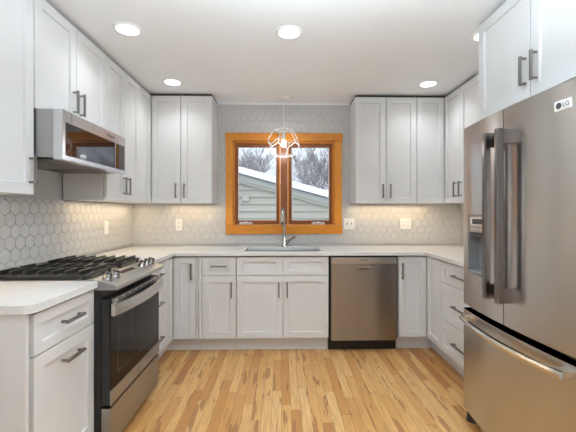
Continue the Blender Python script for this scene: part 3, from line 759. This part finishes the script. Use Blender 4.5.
# handles: tall flat bars on end blocks
for y, dp in ((71.0, d1), (66.9, d2)):
    x = 43.4
    h = MB().prism([(x-2.75,y-.62),(x-2.95,y-.35),(x-2.95,y+.35),(x-2.75,y+.62),(x-1.75,y+.62),(x-1.75,y-.62)], 'z', 33.0, 66.0)
    for zz in (33.0, 63.2): h.box(x-1.76, x+.3, y-.6, y+.6, zz, zz+2.8)
    h.build('handle', M['handle_steel'], dp, .1)
hp = []
for i in range(21):
    u = i/20*2-1; y = FM+u*15.4; hp.append((43.35+1.15*(y-FM)**2/324-1.55-.9*(1-u*u), y, 25.3))
mb = MB(); ring = []
for x, y, z in hp: ring += [(x+.45,y,z-.5),(x-.3,y,z-.55),(x-.5,y,z),(x-.3,y,z+.5),(x+.45,y,z+.5)]
mb.add(ring, [(i*5+k, i*5+(k+1)%5, (i+1)*5+(k+1)%5, (i+1)*5+k) for i in range(20) for k in range(5)], False)
mb.add(ring[:5], [(0,1,2,3,4)]); mb.add(ring[-5:], [(4,3,2,1,0)])
for u in (-1, 1):
    y = FM+u*14.3; mb.box(fx(y)-1.7, fx(y)+.2, y-1.0, y+1.0, 24.75, 25.8)
mb.build('handle', M['chrome'], d3, .06)
by, bz = 55.0, 67.0; bx = fx(by)
ang = math.atan2(fx(by-1)-fx(by+1), 2)
mb = MB(); mb.box(-.12, .1, -1.55, 1.55, -.8, .8)
R = Matrix.Rotation(math.atan((fx(by-1.5)-fx(by+1.5))/3), 3, 'Z'); mb.v = [tuple(R @ Vector(v)+Vector((bx,by,bz))) for v in mb.v]
bd = mb.build('badge', M['white_plastic'], d2, .06)
za = -PI/2 + math.atan((fx(by-1.5)-fx(by+1.5))/3)
mb = MB().lathe((0,0,0), [(.5,-.15),(.5,.0),(.44,.01)], 'x', 24); mb.v = [tuple(R @ Vector((v[0]-.0,v[1],v[2]))+Vector((bx-.02,by,bz))+R @ Vector((0,.72,0))) for v in mb.v]
mb.build('emblem', M['dark_plastic'], bd)
p = Vector((bx,by,bz))+R @ Vector((-.135,-.55,0))
text('LG', 1.0, tuple(p), (PI/2, 0, za), M['dark_plastic'], 'lettering', bd, .012)

# ------------------------------------------------------------------ pendant and ceiling lights
PXc, PYc, PZc = .9, 145.2, 78.4
pn = thing('pendant_light', (PXc, PYc, H), 'white wire-cage pendant light hanging before the window', 'pendant light')
MB().lathe((PXc,PYc,H), [(2.5,-.01),(2.5,-.5),(2.2,-.75),(.5,-.85)], n=28).build('canopy', M['white_metal'], pn)
MB().tube([(PXc,PYc,H-.8),(PXc,PYc,PZc+3.2)], .16, 8).build('rod', M['white_metal'], pn)
phi = (1+5**.5)/2; dv = [Vector((a,b,c)) for a in (-1,1) for b in (-1,1) for c in (-1,1)]
for a in (-1,1):
    for b in (-1,1): dv += [Vector((0,a/phi,b*phi)), Vector((a/phi,b*phi,0)), Vector((a*phi,0,b/phi))]
ed = [(i,j) for i in range(20) for j in range(i) if abs((dv[i]-dv[j]).length-2/phi) < .01]
Rq = Vector((1,0,phi)).normalized().rotation_difference(Vector((0,0,1))).to_matrix()      # a pentagon faces up
dv = [Rq @ v.normalized()*6.5 for v in dv]
v0 = min((v for v in dv if v.z > 5), key=lambda v: v.y)
Rz = Matrix.Rotation(math.radians(-105)-math.atan2(v0.y, v0.x), 3, 'Z')
dv = [Rz @ v+Vector((PXc,PYc,PZc)) for v in dv]
mb = MB()
for i, j in ed: mb.tube([dv[i], dv[j]], .19, 6)
zt = max(v.z for v in dv)
for v in dv:
    if abs(v.z-zt) < .05: mb.tube([v, (PXc,PYc,zt)], .16, 6)
mb.build('cage', M['white_metal'], pn)
MB().lathe((PXc,PYc,PZc+1.3), [(.75,0),(.75,2.2),(.4,2.5),(.35,zt-PZc-1.3)], n=18).build('socket', M['white_metal'], pn)
MB().lathe((PXc,PYc,PZc-1.9), [(.15,0),(.8,.35),(1.1,1.1),(1.0,2.0),(.55,3.0),(.5,3.25)], n=20).build('bulb', M['bulb'], pn)
pl = bpy.data.lights.new('pendant_lamp', 'POINT'); pl.energy = 1.9; pl.color = (.95,.97,1); pl.shadow_soft_size = .03
po = bpy.data.objects.new('pendant_lamp', pl); COL.objects.link(po); po.location = (PXc*U, PYc*U, (PZc-2.6)*U)

CL = ['round recessed ceiling light nearest left, above the microwave wall', 'round recessed ceiling light at top centre, before the window',
      'round recessed ceiling light partly hidden by the refrigerator cabinet', 'round recessed ceiling light at far left, by the corner wall cabinets',
      'round recessed ceiling light at far right, above the right corner']
root = thing('ceiling_light', (0, 0, H), CL[0], 'ceiling light', 'recessed ceiling lights')
MB().lathe((0,0,H), [(3.5,-.005),(3.5,-.12),(3.1,-.3),(2.75,-.3)], n=36).build('trim_ring', M['white_metal'], root)
MB().lathe((0,0,H), [(2.7,-.31),(2.6,-.36)], n=36).build('lens', M['lens'], root)
for i, (x, y) in enumerate(CANS[:5]):
    o = root if i == 0 else root.copy()
    if i:
        COL.objects.link(o)
        for ch in root.children:
            c = ch.copy(); COL.objects.link(c); c.parent = o
    o.location = (x*U, y*U, H*U); o['label'] = CL[i]
for o in bpy.data.objects:
    if 'org' in o: del o['org']
